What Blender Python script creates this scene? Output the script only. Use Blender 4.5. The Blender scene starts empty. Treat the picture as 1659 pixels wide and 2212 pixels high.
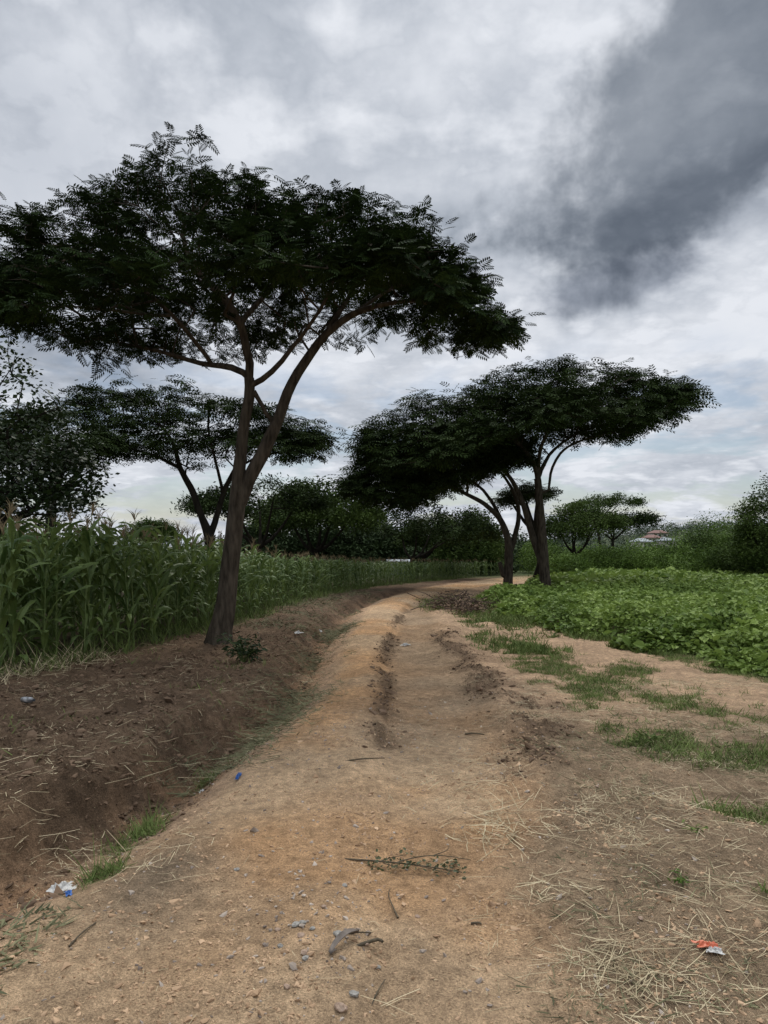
import bpy, bmesh, math, numpy as np
from mathutils import Vector, noise
sc=bpy.context.scene
COL=sc.collection
# ------------------------------------------------------------------ helpers
def _h(ix,iy,s):
    v=np.sin(ix*127.1+iy*311.7+s*74.7)*43758.5453
    return v-np.floor(v)
def vn(x,y,s=0):
    ix=np.floor(x);iy=np.floor(y);fx=x-ix;fy=y-iy
    fx=fx*fx*(3-2*fx);fy=fy*fy*(3-2*fy)
    a=_h(ix,iy,s);b=_h(ix+1,iy,s);c=_h(ix,iy+1,s);d=_h(ix+1,iy+1,s)
    return a+(b-a)*fx+(c-a)*fy+(a-b-c+d)*fx*fy
def fbm(x,y,o=4,s=0,g=.5):
    t=0;a=1;n=0
    for i in range(o):
        t=t+a*vn(x,y,s+i*3.1);n+=a;a*=g;x,y=x*1.62+y*1.2+5.2,y*1.62-x*1.2+1.7
    return t/n
def sst(a,b,x):
    t=np.clip((x-a)/(b-a),0,1);return t*t*(3-2*t)
def mkobj(name,V,F,mats,midx=None,smooth=False,parent=None,colors=None,link=True):
    me=bpy.data.meshes.new(name)
    V=np.asarray(V,dtype=np.float32)
    F=[np.asarray(f,dtype=np.int32) for f in F if len(f)]
    me.vertices.add(len(V));me.vertices.foreach_set("co",V.ravel())
    nl=sum(f.size for f in F);npoly=sum(len(f) for f in F)
    me.loops.add(nl);me.polygons.add(npoly)
    me.loops.foreach_set("vertex_index",np.concatenate([f.ravel() for f in F]))
    tot=np.concatenate([np.full(len(f),f.shape[1],dtype=np.int32) for f in F])
    st=np.concatenate([[0],np.cumsum(tot)[:-1]]).astype(np.int32)
    me.polygons.foreach_set("loop_start",st);me.polygons.foreach_set("loop_total",tot)
    for m in mats: me.materials.append(m)
    if midx is not None: me.polygons.foreach_set("material_index",np.asarray(midx,dtype=np.int32))
    me.polygons.foreach_set("use_smooth",np.full(npoly,bool(smooth)))
    if colors is not None:
        ca=me.color_attributes.new("Col",'FLOAT_COLOR','POINT')
        c4=np.ones((len(V),4),dtype=np.float32);c4[:,:3]=colors
        ca.data.foreach_set("color",c4.ravel())
    me.update(calc_edges=True)
    ob=bpy.data.objects.new(name,me)
    if link: COL.objects.link(ob)
    if parent: ob.parent=parent
    return ob
def tag(ob,label=None,cat=None,group=None,kind=None):
    if label: ob["label"]=label
    if cat: ob["category"]=cat
    if group: ob["group"]=group
    if kind: ob["kind"]=kind
    return ob
def basis(d,roll=None):
    d=d/np.linalg.norm(d,axis=1,keepdims=True)
    up=np.tile([0,0,1.],(len(d),1));up[np.abs(d[:,2])>.97]=[1,0,0]
    y=np.cross(up,d);y/=np.linalg.norm(y,axis=1,keepdims=True)
    z=np.cross(d,y)
    if roll is not None:
        c=np.cos(roll)[:,None];s=np.sin(roll)[:,None]
        y,z=y*c+z*s,z*c-y*s
    return np.stack([d,y,z],axis=2)
def scatter(T,F,pos,M,size):
    N=len(pos);k=len(T)
    size=np.asarray(size)
    if size.ndim==1: size=size[:,None]*np.ones(3)
    L=T[None]*size[:,None,:]
    V=np.einsum('nij,nkj->nki',M,L)+pos[:,None,:]
    off=(np.arange(N)*k)[:,None,None]
    FF=[(np.asarray(f)[None]+off).reshape(-1,np.asarray(f).shape[1]) for f in F]
    return V.reshape(-1,3),FF
def merge(parts):
    V=[];Fq=[];o=0
    for v,F in parts:
        V.append(v)
        for f in F: Fq.append(np.asarray(f)+o)
        o+=len(v)
    d={}
    for f in Fq: d.setdefault(f.shape[1],[]).append(f)
    return np.concatenate(V),[np.concatenate(x) for x in d.values()]
def spline(P,step):
    P=np.asarray(P,float);out=[]
    n=len(P)
    for i in range(n-1):
        p0=P[max(i-1,0)];p1=P[i];p2=P[i+1];p3=P[min(i+2,n-1)]
        k=max(2,int(np.linalg.norm(p2[:3]-p1[:3])/step))
        for j in range(k):
            t=j/k
            out.append(.5*((2*p1)+(-p0+p2)*t+(2*p0-5*p1+4*p2-p3)*t*t+(-p0+3*p1-3*p2+p3)*t**3))
    out.append(P[-1]);return np.array(out)
def tube(P,R,sides=8,bump=0,seed=0):
    P=np.asarray(P,float);n=len(P)
    D=np.gradient(P,axis=0);D/=np.linalg.norm(D,axis=1,keepdims=True)+1e-9
    ref=np.array([.3,1,.1]);ref/=np.linalg.norm(ref)
    A=np.cross(D,ref);A/=np.linalg.norm(A,axis=1,keepdims=True)+1e-9
    B=np.cross(D,A)
    an=np.arange(sides)/sides*2*math.pi
    rr=np.asarray(R)[:,None]*np.ones(sides)
    if bump:
        s=np.arange(n)[:,None]
        rr=rr*(1+bump*(fbm(np.cos(an)[None]*1.6+s*.17+9,np.sin(an)[None]*1.6+s*.05+seed,3,seed)-.5)*2)
    V=P[:,None]+A[:,None]*(np.cos(an)[None,:,None]*rr[...,None])+B[:,None]*(np.sin(an)[None,:,None]*rr[...,None])
    V=V.reshape(-1,3)
    i=np.arange(n-1)[:,None]*sides;j=np.arange(sides)[None];j2=(j+1)%sides
    F=np.stack([i+j,i+j2,i+sides+j2,i+sides+j],axis=2).reshape(-1,4)
    return V,[F]
# ------------------------------------------------------------------ materials
def newmat(name):
    m=bpy.data.materials.new(name);m.use_nodes=True
    nt=m.node_tree;nt.nodes.clear();return m,nt
def leafmat(name,c1,c2,rough=.55,trans=.2,spec=.3,nscale=1.2):
    m,nt=newmat(name);N=nt.nodes.new;L=nt.links.new
    o=N('ShaderNodeOutputMaterial');p=N('ShaderNodeBsdfPrincipled')
    g=N('ShaderNodeNewGeometry');r=N('ShaderNodeMix');r.data_type='RGBA'
    n=N('ShaderNodeTexNoise');n.inputs['Scale'].default_value=nscale;n.inputs['Detail'].default_value=1
    L(g.outputs['Position'],n.inputs['Vector'])
    a=N('ShaderNodeMath');a.operation='MULTIPLY_ADD';a.inputs[1].default_value=.55
    L(g.outputs['Random Per Island'],a.inputs[0])
    b=N('ShaderNodeMapRange');b.inputs['From Min'].default_value=.35;b.inputs['From Max'].default_value=.65;b.inputs['To Max'].default_value=.5
    L(n.outputs['Fac'],b.inputs['Value']);L(b.outputs['Result'],a.inputs[2])
    L(a.outputs[0],r.inputs['Factor']);r.inputs['A'].default_value=(*c1,1);r.inputs['B'].default_value=(*c2,1)
    L(r.outputs['Result'],p.inputs['Base Color'])
    p.inputs['Roughness'].default_value=rough;p.inputs['Specular IOR Level'].default_value=spec
    if trans<=0:
        L(p.outputs[0],o.inputs['Surface']);return m
    t=N('ShaderNodeBsdfTranslucent');L(r.outputs['Result'],t.inputs['Color'])
    x=N('ShaderNodeMixShader');x.inputs[0].default_value=trans
    L(p.outputs[0],x.inputs[1]);L(t.outputs[0],x.inputs[2]);L(x.outputs[0],o.inputs['Surface'])
    return m
def plainmat(name,c1,c2=None,scale=8,rough=.8,bump=.3,spec=.3,stretch=(1,1,1),bd=.02):
    m,nt=newmat(name);N=nt.nodes.new;L=nt.links.new
    o=N('ShaderNodeOutputMaterial');p=N('ShaderNodeBsdfPrincipled')
    tc=N('ShaderNodeTexCoord');mp=N('ShaderNodeMapping');mp.inputs['Scale'].default_value=stretch
    n=N('ShaderNodeTexNoise');n.inputs['Scale'].default_value=scale;n.inputs['Detail'].default_value=5
    L(tc.outputs['Object'],mp.inputs['Vector']);L(mp.outputs[0],n.inputs['Vector'])
    r=N('ShaderNodeMix');r.data_type='RGBA'
    b=N('ShaderNodeMapRange');b.inputs['From Min'].default_value=.3;b.inputs['From Max'].default_value=.7
    L(n.outputs['Fac'],b.inputs['Value']);L(b.outputs['Result'],r.inputs['Factor'])
    r.inputs['A'].default_value=(*c1,1);r.inputs['B'].default_value=(*(c2 or c1),1)
    L(r.outputs['Result'],p.inputs['Base Color'])
    p.inputs['Roughness'].default_value=rough;p.inputs['Specular IOR Level'].default_value=spec
    if bump:
        bp=N('ShaderNodeBump');bp.inputs['Strength'].default_value=bump;bp.inputs['Distance'].default_value=bd
        L(n.outputs['Fac'],bp.inputs['Height']);L(bp.outputs[0],p.inputs['Normal'])
    L(p.outputs[0],o.inputs['Surface']);return m
def islandmat(name,c1,c2,rough=.8):
    return leafmat(name,c1,c2,rough,0,.2,3)
M_bark=plainmat('bark',(.028,.023,.017),(.10,.082,.062),14,.95,1,.08,(1,1,.25),.04)
M_barkfar=plainmat('bark_grey',(.016,.014,.011),(.042,.036,.028),6,.95,.4,.05,(1,1,.3))
M_frond=leafmat('frond_foliage',(.007,.014,.006),(.034,.058,.014),.8,.06,.06)
M_frond2=leafmat('frond_foliage_green',(.009,.016,.006),(.042,.066,.018),.8,.08,.06)
M_frond3=leafmat('frond_foliage_light',(.022,.042,.011),(.085,.125,.03),.8,.12,.08,nscale=.5)
M_broad=leafmat('broad_foliage',(.015,.03,.011),(.045,.072,.024),.55,.08,.2)
M_far=leafmat('wood_foliage',(.016,.028,.012),(.05,.075,.03),.8,0,.08,nscale=.25)
M_shrub=leafmat('shrub_foliage',(.05,.09,.018),(.15,.23,.045),.7,.15,.15,nscale=.5)
M_corn=leafmat('maize_leaf',(.045,.085,.020),(.165,.225,.065),.5,.25,.28,2)
M_tass=islandmat('maize_tassel',(.14,.105,.06),(.30,.23,.13))
M_stalk=plainmat('maize_stalk',(.07,.11,.03),(.15,.19,.06),10,.6,0)
M_bean=leafmat('bean_leaf',(.075,.13,.022),(.26,.35,.08),.6,.25,.18,1.0)
M_grass=islandmat('grass_blade',(.06,.095,.022),(.19,.24,.07))
M_dry=islandmat('dry_straw',(.22,.165,.09),(.66,.56,.36))
M_cut=islandmat('cut_weed',(.06,.065,.032),(.22,.21,.11))
M_clod=islandmat('soil_clod',(.07,.046,.029),(.19,.125,.08),.95)
M_crumb=islandmat('soil_crumb',(.24,.15,.085),(.54,.37,.23),.95)
M_stone=islandmat('pebble',(.13,.10,.08),(.50,.42,.34),.85)
def soil():
    m,nt=newmat('soil');N=nt.nodes.new;L=nt.links.new
    o=N('ShaderNodeOutputMaterial');p=N('ShaderNodeBsdfPrincipled')
    at=N('ShaderNodeAttribute');at.attribute_name='Col'
    g=N('ShaderNodeNewGeometry')
    def nz_(s,d=6,r=.6):
        n=N('ShaderNodeTexNoise');n.inputs['Scale'].default_value=s;n.inputs['Detail'].default_value=d;n.inputs['Roughness'].default_value=r
        L(g.outputs['Position'],n.inputs['Vector']);return n.outputs['Fac']
    def mr(x,a,b,c,d):
        n=N('ShaderNodeMapRange')
        for k,v in zip(('From Min','From Max','To Min','To Max'),(a,b,c,d)): n.inputs[k].default_value=v
        L(x,n.inputs['Value']);return n.outputs['Result']
    def math_(op,a,b):
        n=N('ShaderNodeMath');n.operation=op
        for i,v in enumerate((a,b)):
            if isinstance(v,(int,float)): n.inputs[i].default_value=v
            else: L(v,n.inputs[i])
        return n.outputs[0]
    n2=nz_(16,6,.75);n3=nz_(110,3,.8)
    v=N('ShaderNodeTexVoronoi');v.inputs['Scale'].default_value=60;L(g.outputs['Position'],v.inputs['Vector'])
    f=math_('MULTIPLY',mr(n2,.3,.7,.6,1.4),mr(n3,.3,.7,.5,1.5))
    f=math_('MULTIPLY',f,mr(v.outputs['Distance'],.0,.25,1.4,.97))
    mx=N('ShaderNodeVectorMath');mx.operation='SCALE'
    L(at.outputs['Color'],mx.inputs[0]);L(f,mx.inputs['Scale'])
    L(mx.outputs[0],p.inputs['Base Color'])
    p.inputs['Roughness'].default_value=.95;p.inputs['Specular IOR Level'].default_value=.1
    h=math_('ADD',math_('MULTIPLY',n2,.75),math_('MULTIPLY',n3,.25))
    b=N('ShaderNodeBump');b.inputs['Strength'].default_value=1;b.inputs['Distance'].default_value=.07
    L(h,b.inputs['Height']);L(b.outputs[0],p.inputs['Normal'])
    L(p.outputs[0],o.inputs['Surface']);return m
M_soil=soil()
# ------------------------------------------------------------------ terrain
yy_=[-6,0,2.4,3,3.7,4.4,5.5,6.5,8,12.7,20,25,30,36,45]
def eL(y): return np.interp(y,yy_,[-2.2,-2.05,-1.84,-1.66,-1.46,-1.24,-1.05,-.90,-.70,-.76,-.5,.3,1.9,4.5,10])
def eR(y): return np.interp(y,yy_,[.6,.6,.60,.66,.74,.85,1.10,1.25,1.20,1.0,1.45,2.3,4,7,12.5])
def eC(y): return np.interp(y,[-6,2,4,6,10,14,20,25,45],[.05,.03,.0,-.04,-.04,.15,.6,1.3,11])
def cornE(y): return np.interp(y,[0,6,8.7,11,13.4,19.8,25,31,39.4,50],[-6.2,-5.3,-4.5,-3.9,-3.35,-2.7,-1.9,-.5,4.3,12])
def beanE(y): return np.interp(y,[6,7.5,9,10.5,12.4,16,19.8,23.6,27,35,45],[9,6,4.8,4.4,4.0,3.2,2.8,3.2,4.4,8,15])
def darkband(x,y):
    w=(fbm(x*3,y*1.2,3,21)-.5)*.5
    c=eC(y);a=np.exp(-((x-c-.03+w*.5)/.13)**2)*sst(5.6,6.2,y)*(1-sst(17,23,y))*sst(.28,.52,fbm(x*2+3,y*1.6,2,2)+.06)
    r=eR(y);b=np.exp(-((x-r-.15+w)/.28)**2)*sst(4.6,5.4,y)*(1-sst(12,16,y))*sst(.30,.55,fbm(x*2.5,y*2.0,3,9)+.04)
    return np.clip(a+b,0,1)
def H(x,y):
    l=eL(y);r=eR(y);c=eC(y)
    wob=(fbm(x*.9,y*.6,3,11)-.5)*.35
    wob2=(fbm(x*3,y*3,4,13)-.5)*.35
    fade=1-sst(22,32,y)
    z=.045*sst(l-.1,l+.4,x+wob*.5)*(1-sst(c-.25,c+.1,x+wob*.6+wob2*.6))*fade
    z=z-.05*sst(c-.10,c+.10,x+wob*.6+wob2*.7)*(1-sst(r-.35,r+.15,x+wob))*fade*sst(4.2,6.5,y)
    z=z+.035*np.exp(-((x-r-.12+wob)/.25)**2)*sst(3.5,5,y)*fade
    z=z-.022*np.exp(-((x-.02+wob*.4)/.05)**2)*(1-sst(3.2,3.8,y))
    dd=x-l+wob*.8+wob2*.6
    dep=.20+.05*np.sin(y*1.3)
    z=z-dep*np.exp(-((dd+.42)/.34)**2)*fade
    z=z+.20*sst(.5,.85,-dd-wob2*.6)*fade*(.55+.45*(1-sst(6,9,y)))-.03
    z=z+(fbm(x*1.3,y*1.3,4,3)-.5)*.07*(1-sst(30,60,y))
    rough=.6+1.5*sst(0,.5,-dd)+1.6*darkband(x,y)+.5*sst(-.1,.4,x-r)
    nf=fbm(x*8,y*8,4,5,.6)-.5
    z=z+nf*.05*rough*(1-sst(14,30,y))
    cl=np.maximum(0,fbm(x*17,y*17,2,8)-.6)
    z=z+cl*.14*(sst(.2,.6,-dd)+darkband(x,y)*1.2)*(1-sst(10,20,y))
    return z-sst(60,300,np.abs(y)+np.abs(x)*.2)
GP=[(2.35,10.2,.55,1.8,1.0),(3.2,9.7,.4,.8,.7),(2.25,8.2,.3,.8,.7),(2.2,6.9,.32,.8,.85),(2.35,6.0,.4,.5,.95),(3.0,5.6,.8,.35,.9),
    (2.7,16.5,.9,3,.9),(1.9,12.5,.4,1.6,.5),(2.2,4.35,.3,.22,.7),(-1.5,4.45,.16,.35,.95),(-1.46,3.65,.11,.22,.9),(-1.35,5.5,.12,.3,.6),
    (3.6,4.9,.8,.5,.5),(4.2,7.2,.7,.5,.4),(2.0,21,1,3,.7),(3.2,7.6,1.0,1.5,.4),(1.9,3.2,.4,.4,.3)]
def grassD(x,y):
    g=np.zeros_like(x)
    for a,b,sx,sy,k in GP: g=np.maximum(g,k*np.exp(-((x-a)/sx)**2-((y-b)/sy)**2))
    ce=cornE(y);g=np.maximum(g,.9*(1-sst(0,.75,x-ce))*sst(7,9,y)*(1+0*x))
    g=np.maximum(g,.8*(1-sst(.0,.6,beanE(y)-x)))
    n=fbm(x*2.2,y*2.2,4,31);n2=fbm(x*9,y*9,2,32)
    return np.clip(g+(n-.5)*1.7*sst(0,.25,g)+(n2-.5)*.9*sst(0,.3,g)-.03,0,1)
def colr(x,y):
    def C(r,g,b): return np.array([r,g,b])
    n=fbm(x*.8,y*.8,4,41);n2=fbm(x*3,y*3,5,43,.6);n3=fbm(x*12,y*12,3,47,.6)
    l=eL(y);r=eR(y);c=eC(y);w=(fbm(x*1.5,y*1.1,4,45)-.5)*.6;w2=(n2-.5)*.7
    sand=C(.47,.32,.20)[None]*(.65+.7*n2[:,None])
    orange=C(.53,.32,.165);pale=C(.53,.37,.225);dark=C(.15,.10,.063);dry=C(.30,.215,.135)
    k=sst(.35,.65,n)[:,None]
    road=orange*(1-k)+pale*k
    road=road*(.72+.56*n2[:,None])
    k=(sst(.52,.7,fbm(x*1.1+7,y*.7,4,49))[:,None])*.3;road=road*(1-k)+C(.32,.22,.135)*k
    col=sand
    k=(sst(-.3,.3,x-r+w*.9+w2*.6)*(1-sst(6.0,7.8,y+w*2)))[:,None]
    col=col*(1-k)+dry*(.5+.9*n2[:,None])*k
    inr=(sst(-.05,.2,x-l+w*.3+w2*.2)*(1-sst(-.35,.35,x-r+w*.9+w2*.6)))[:,None]
    col=col*(1-inr)+road*inr
    rr=(sst(-.05,.2,x-c+w*.5+w2*.4)*(1-sst(-.2,.2,x-r+w))*sst(4.5,8,y+w*2))[:,None]*.62
    col=col*(1-rr)+C(.27,.195,.125)*(.6+.8*n2[:,None])*rr
    lf=sst(.1,.5,l-x+w*.45+w2*.35)[:,None]
    low=(1-sst(2.8,5.0,y))[:,None]
    col=col*(1-lf)+(dark*(1-.6*low)+C(.28,.175,.10)*.6*low)*(.45+1.1*n2[:,None])*lf
    e=(np.exp(-((x-l+.30+w*.4)/.24)**2)*sst(.38,.56,n2))[:,None]*.6
    col=col*(1-e)+C(.36,.21,.115)*e
    db=(darkband(x,y)*.75)[:,None];col=col*(1-db)+C(.105,.07,.045)*(.6+.8*n3[:,None])*db
    st=(np.exp(-((x+1.16+w2*.3)/.22)**2-((y-3.5)/.5)**2))[:,None]*.6;col=col*(1-st)+C(.10,.085,.065)*st
    g=(sst(.15,.8,grassD(x,y)))[:,None]*.6;col=col*(1-g)+C(.10,.105,.04)*g
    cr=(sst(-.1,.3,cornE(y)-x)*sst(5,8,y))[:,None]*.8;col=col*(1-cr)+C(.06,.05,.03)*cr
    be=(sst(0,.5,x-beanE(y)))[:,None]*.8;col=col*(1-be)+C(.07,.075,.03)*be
    fr=(sst(36,48,y+np.abs(x)*.15))[:,None];col=col*(1-fr)+C(.07,.09,.035)*(.7+.6*n[:,None])*fr
    col=col*(.8+.4*n3[:,None])
    return np.clip(col,.01,.8)
def axis(fine,lo,hi,d0,g):
    a=[0.];d=d0
    while a[-1]<hi: 
        if a[-1]>fine: d*=g
        a.append(a[-1]+d)
    b=[0.];d=d0
    while b[-1]>lo:
        if -b[-1]>fine: d*=g
        b.append(b[-1]-d)
    return np.array(b[1:][::-1]+a)
xs=axis(3.2,-420,420,.018,1.045)
ya=[1.6];d=.014
while ya[-1]<700:
    if ya[-1]>3.2: d=max(.014,ya[-1]*.0042*(1 if ya[-1]<45 else 4))
    ya.append(ya[-1]+d)
ys=np.array([-60,-30,-15,-8,-4,-2,-1,0,.5,1.,1.3]+ya)
X,Y=np.meshgrid(xs,ys);nx=len(xs);ny=len(ys)
xf=X.ravel();yf=Y.ravel();zf=H(xf,yf)
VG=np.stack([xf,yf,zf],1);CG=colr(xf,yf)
i=np.arange(ny-1)[:,None]*nx;j=np.arange(nx-1)[None]
FG=np.stack([i+j,i+j+1,i+nx+j+1,i+nx+j],2).reshape(-1,4)
fc=VG[FG].mean(1)
wr=(fbm(fc[:,0]*1.5,fc[:,1]*1.1,3,45)-.5)*.3
inroad=(fc[:,0]>eL(fc[:,1])+wr)&(fc[:,0]<eR(fc[:,1])+wr)&(fc[:,1]<44)
def sub(F,name):
    u,inv=np.unique(F,return_inverse=True)
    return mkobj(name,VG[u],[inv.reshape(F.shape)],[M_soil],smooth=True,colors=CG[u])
o=sub(FG[~inroad],'ground');tag(o,'brown earth with bare sandy and weedy patches','ground',kind='structure')
o=sub(FG[inroad],'dirt_road');tag(o,'rutted orange dirt track with gravel and ruts','dirt road',kind='structure')
def Hs(x,y): return H(np.atleast_1d(np.asarray(x,float)),np.atleast_1d(np.asarray(y,float)))
def h1(x,y): return float(Hs(x,y)[0])
# ------------------------------------------------------------------ foliage templates
def frond(pairs,pl,pw,droop=.12):
    V=[];F=[]
    V+=[[0,-.012,0],[0,.012,0],[1,.006,-droop],[1,-.006,-droop]];F.append([0,1,2,3])
    for k in range(pairs):
        t=.18+.8*k/max(1,pairs-1);L_=pl*(1-.45*abs(t-.5)*1.3)
        for s in (-1,1):
            a=math.radians(62-28*t);c,sn=math.cos(a),math.sin(a)
            b=len(V);z=-droop*t*t
            w=pw
            V+=[[t,0,z],[t+c*L_*.5-sn*w*.5,s*(sn*L_*.5+c*w*.5),z-.02],[t+c*L_,s*sn*L_,z-.08],[t+c*L_*.5+sn*w*.5,s*(sn*L_*.5-c*w*.5),z-.02]]
            F.append([b,b+1,b+2,b+3])
    return np.array(V),[np.array(F)]
T_near=frond(6,.42,.12);T_leaf3=frond(4,.46,.14)
def cluster(n,seed,asp=.45,fl=.5,sc_=.33):
    r=np.random.default_rng(seed);V=[];F=[]
    for k in range(n):
        c=r.normal(0,sc_,3);d=r.normal(0,1,3);d[2]*=fl;d/=np.linalg.norm(d)
        s=np.cross(d,r.normal(0,.5,3)+[0,0,1.]);s/=np.linalg.norm(s)
        l=.42;b=len(V)
        V+=[c,c+d*l*.5+s*l*asp*.5,c+d*l,c+d*l*.5-s*l*asp*.5];F.append([b,b+1,b+2,b+3])
    return np.array(V),[np.array(F)]
T_far=cluster(8,3,.42);T_broad=cluster(5,8,.75)
# ------------------------------------------------------------------ trees
def make_tree(base,limbs,crown,tips,fr,tmpl,fsize,mat,bark,label,D,seed,alpha=.35,step=.3,minz=None,gap=-9,gscale=1.,name='umbrella_tree',cat='tree',group=None,tipr=.006,uneven=.6,sides=12,dirup=-.15,low=.6,slope=0.,limbk=1.,flat=.22,dz=.3):
    r=np.random.default_rng(seed)
    bx,by=base;bz=h1(bx,by)-.05
    root=bpy.data.objects.new(name,None);root.location=(bx,by,bz);COL.objects.link(root)
    tag(root,label,cat,group)
    P=[];PL=[];PA=[];R=[];parts=[]
    for li,Lb in enumerate(limbs):
        S=spline(Lb,.18 if li<3 else .25)
        wv=np.random.default_rng(seed+li)
        S[1:,:3]+=np.cumsum(wv.normal(0,.007,(len(S)-1,3)),0)
        S[:,3]*=limbk
        if li>0:
            A=np.array(P);k=int(np.argmin(np.linalg.norm(A-S[0,:3],axis=1)))
            S[0,:3]=A[k]
        parts.append(tube(S[:,:3],S[:,3],sides if li<3 else 8,.16 if sides>8 else .0,seed+li))
        prev=None
        for q in range(len(S)):
            if li>0 and q==0: prev=k;continue
            pp=prev if prev is not None else -1
            P.append(S[q,:3]);R.append(S[q,3]);PA.append(pp)
            PL.append(0 if pp<0 else PL[pp]+np.linalg.norm(S[q,:3]-P[pp]))
            prev=len(P)-1
    nl=len(P)
    tp,bt=np.array(crown[0],float),np.array(crown[1],float)
    x0=min(tp[0,0],bt[0,0]);x1=max(tp[-1,0],bt[-1,0]);xc=(x0+x1)/2;hw=(x1-x0)/2
    ins=fsize*.7
    kx=(hw-ins)/hw
    tp[:,0]=xc+(tp[:,0]-xc)*kx;bt[:,0]=xc+(bt[:,0]-xc)*kx;x0=xc-hw*kx;x1=xc+hw*kx;hw*=kx
    tp[:,1]-=fsize*.35;bt[:,1]+=fsize*.15
    att=[]
    off=Vector((seed*3.7,seed*1.3,0));it=0
    while len(att)<tips and it<tips*60:
        it+=1
        x=r.uniform(x0,x1);u=(x-xc)/hw
        Dx=D*math.sqrt(max(0,1-u*u))+.15*D
        y=r.uniform(-Dx,Dx);t=y/Dx
        T=np.interp(x,tp[:,0],tp[:,1]);B=np.interp(x,bt[:,0],bt[:,1])
        if T-B<.02: continue
        if r.random()>min(1,(T-B)/(.35*(tp[:,1].max()-bt[:,1].min()))+.2): continue
        T2=B+(T-B)*(1-t*t*(.9 if y<0 else .7));B2=B+(T-B)*.12*t*t
        z=B2+(T2-B2)*r.random()**low
        if y<0: z+=slope*y*(z-B+1)/(T-B+1)
        if gap>-5 and noise.noise(Vector((x,y,z*1.8))*gscale+off)<gap: continue
        att.append((x,y,z))
    att=np.array(att);tips=len(att)
    if minz is None: minz=0
    A=np.array(P)
    dl=np.array([np.min(np.linalg.norm(A-a,axis=1)) for a in att])
    att=att[np.argsort(dl)]
    cap=nl+tips*14
    AP=np.zeros((cap,3));AL=np.full(cap,1e9);AP[:nl]=A;AL[:nl]=PL
    AL[:nl][A[:,2]<minz]=1e9
    PAa=list(PA);cnt=nl;tipsid=[]
    for a in att:
        dv=a-AP[:cnt];dist=np.linalg.norm(dv,axis=1)
        cost=dist+alpha*AL[:cnt]+np.where(dv[:,2]<-.1,-dv[:,2]*.6,0)
        k=int(np.argmin(cost));d=dist[k];n=max(1,min(12,int(d/step)))
        s0=AP[k].copy();pr=k
        side=r.normal(0,.07*d,3)
        for q in range(1,n+1):
            if cnt>=cap: break
            t=q/n;p=s0+(a-s0)*t+side*math.sin(t*math.pi)+np.array([0,0,.10*d*math.sin(t*math.pi)])
            AP[cnt]=p;AL[cnt]=AL[pr]+np.linalg.norm(p-AP[pr]);PAa.append(pr);pr=cnt;cnt+=1
        tipsid.append(pr)
    PAa=np.array(PAa);W=np.zeros(cnt);W[tipsid]+=tipr**2.1
    for q in range(cnt-1,nl-1,-1):
        W[PAa[q]]+=W[q]
    Rr=W**(1/2.1)
    for q in range(nl,cnt):
        pr=PAa[q];lim=(R[pr]*.8 if pr<nl else Rr[pr])
        Rr[q]=max(tipr*.8,min(Rr[q],lim))
    q=np.arange(nl,cnt);pr=PAa[q]
    a=AP[pr];b=AP[q];ra=np.where(pr<nl,Rr[q],Rr[np.minimum(pr,cnt-1)]);rb=Rr[q]
    dv=b-a;ln=np.linalg.norm(dv,axis=1);ok=ln>1e-4;a,b,ra,rb,dv=a[ok],b[ok],ra[ok],rb[ok],dv[ok]
    Mb=basis(dv);ns=5;an=np.arange(ns)/ns*2*math.pi
    ring=Mb[:,:,1][:,None]*np.cos(an)[None,:,None]+Mb[:,:,2][:,None]*np.sin(an)[None,:,None]
    V0=a[:,None]+ring*ra[:,None,None];V1=b[:,None]+ring*rb[:,None,None]
    VV=np.concatenate([V0,V1],1).reshape(-1,3)
    jj=np.arange(ns);fq=np.stack([jj,(jj+1)%ns,(jj+1)%ns+ns,jj+ns],1)
    FF=(fq[None]+(np.arange(len(a))*2*ns)[:,None,None]).reshape(-1,4)
    parts.append((VV,[FF]))
    V,F=merge(parts)
    mkobj('trunk',V,F,[bark],smooth=True,parent=root)
    tid=np.array(tipsid);pos=np.repeat(AP[tid],fr,axis=0)
    par=np.repeat(AP[PAa[tid]],fr,axis=0)
    N=len(pos)
    ax=(pos-par);ax/=np.linalg.norm(ax,axis=1,keepdims=True)+1e-6
    ax[:,2]=np.clip(ax[:,2],-1,.4)
    az=r.uniform(0,2*math.pi,N)
    dirn=np.stack([np.cos(az),np.sin(az),np.minimum(r.normal(dirup,dz,N),.35)],1)+ax*.5
    pos=pos+r.normal(0,1,(N,3))*np.array([.55,.55,flat])*fsize*uneven
    Mx=basis(dirn,r.normal(0,.45,N))
    sz=fsize*r.uniform(.65,1.25,N)
    V,F=scatter(tmpl[0],tmpl[1],pos,Mx,sz)
    mkobj('crown',V,F,[mat],parent=root)
    return root
def elev(pts,ox,oy,s): # units of an elevation drawing -> local metres
    return [((p[0]-ox)*s,(oy-p[1])*s) for p in pts]
def limbs_from(L,ox,oy,s):
    return [[((p[0]-ox)*s,p[2],(oy-p[1])*s,p[3]) for p in l] for l in L]
UG='umbrella trees'
s=.00742;ox,oy=470,1400
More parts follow.
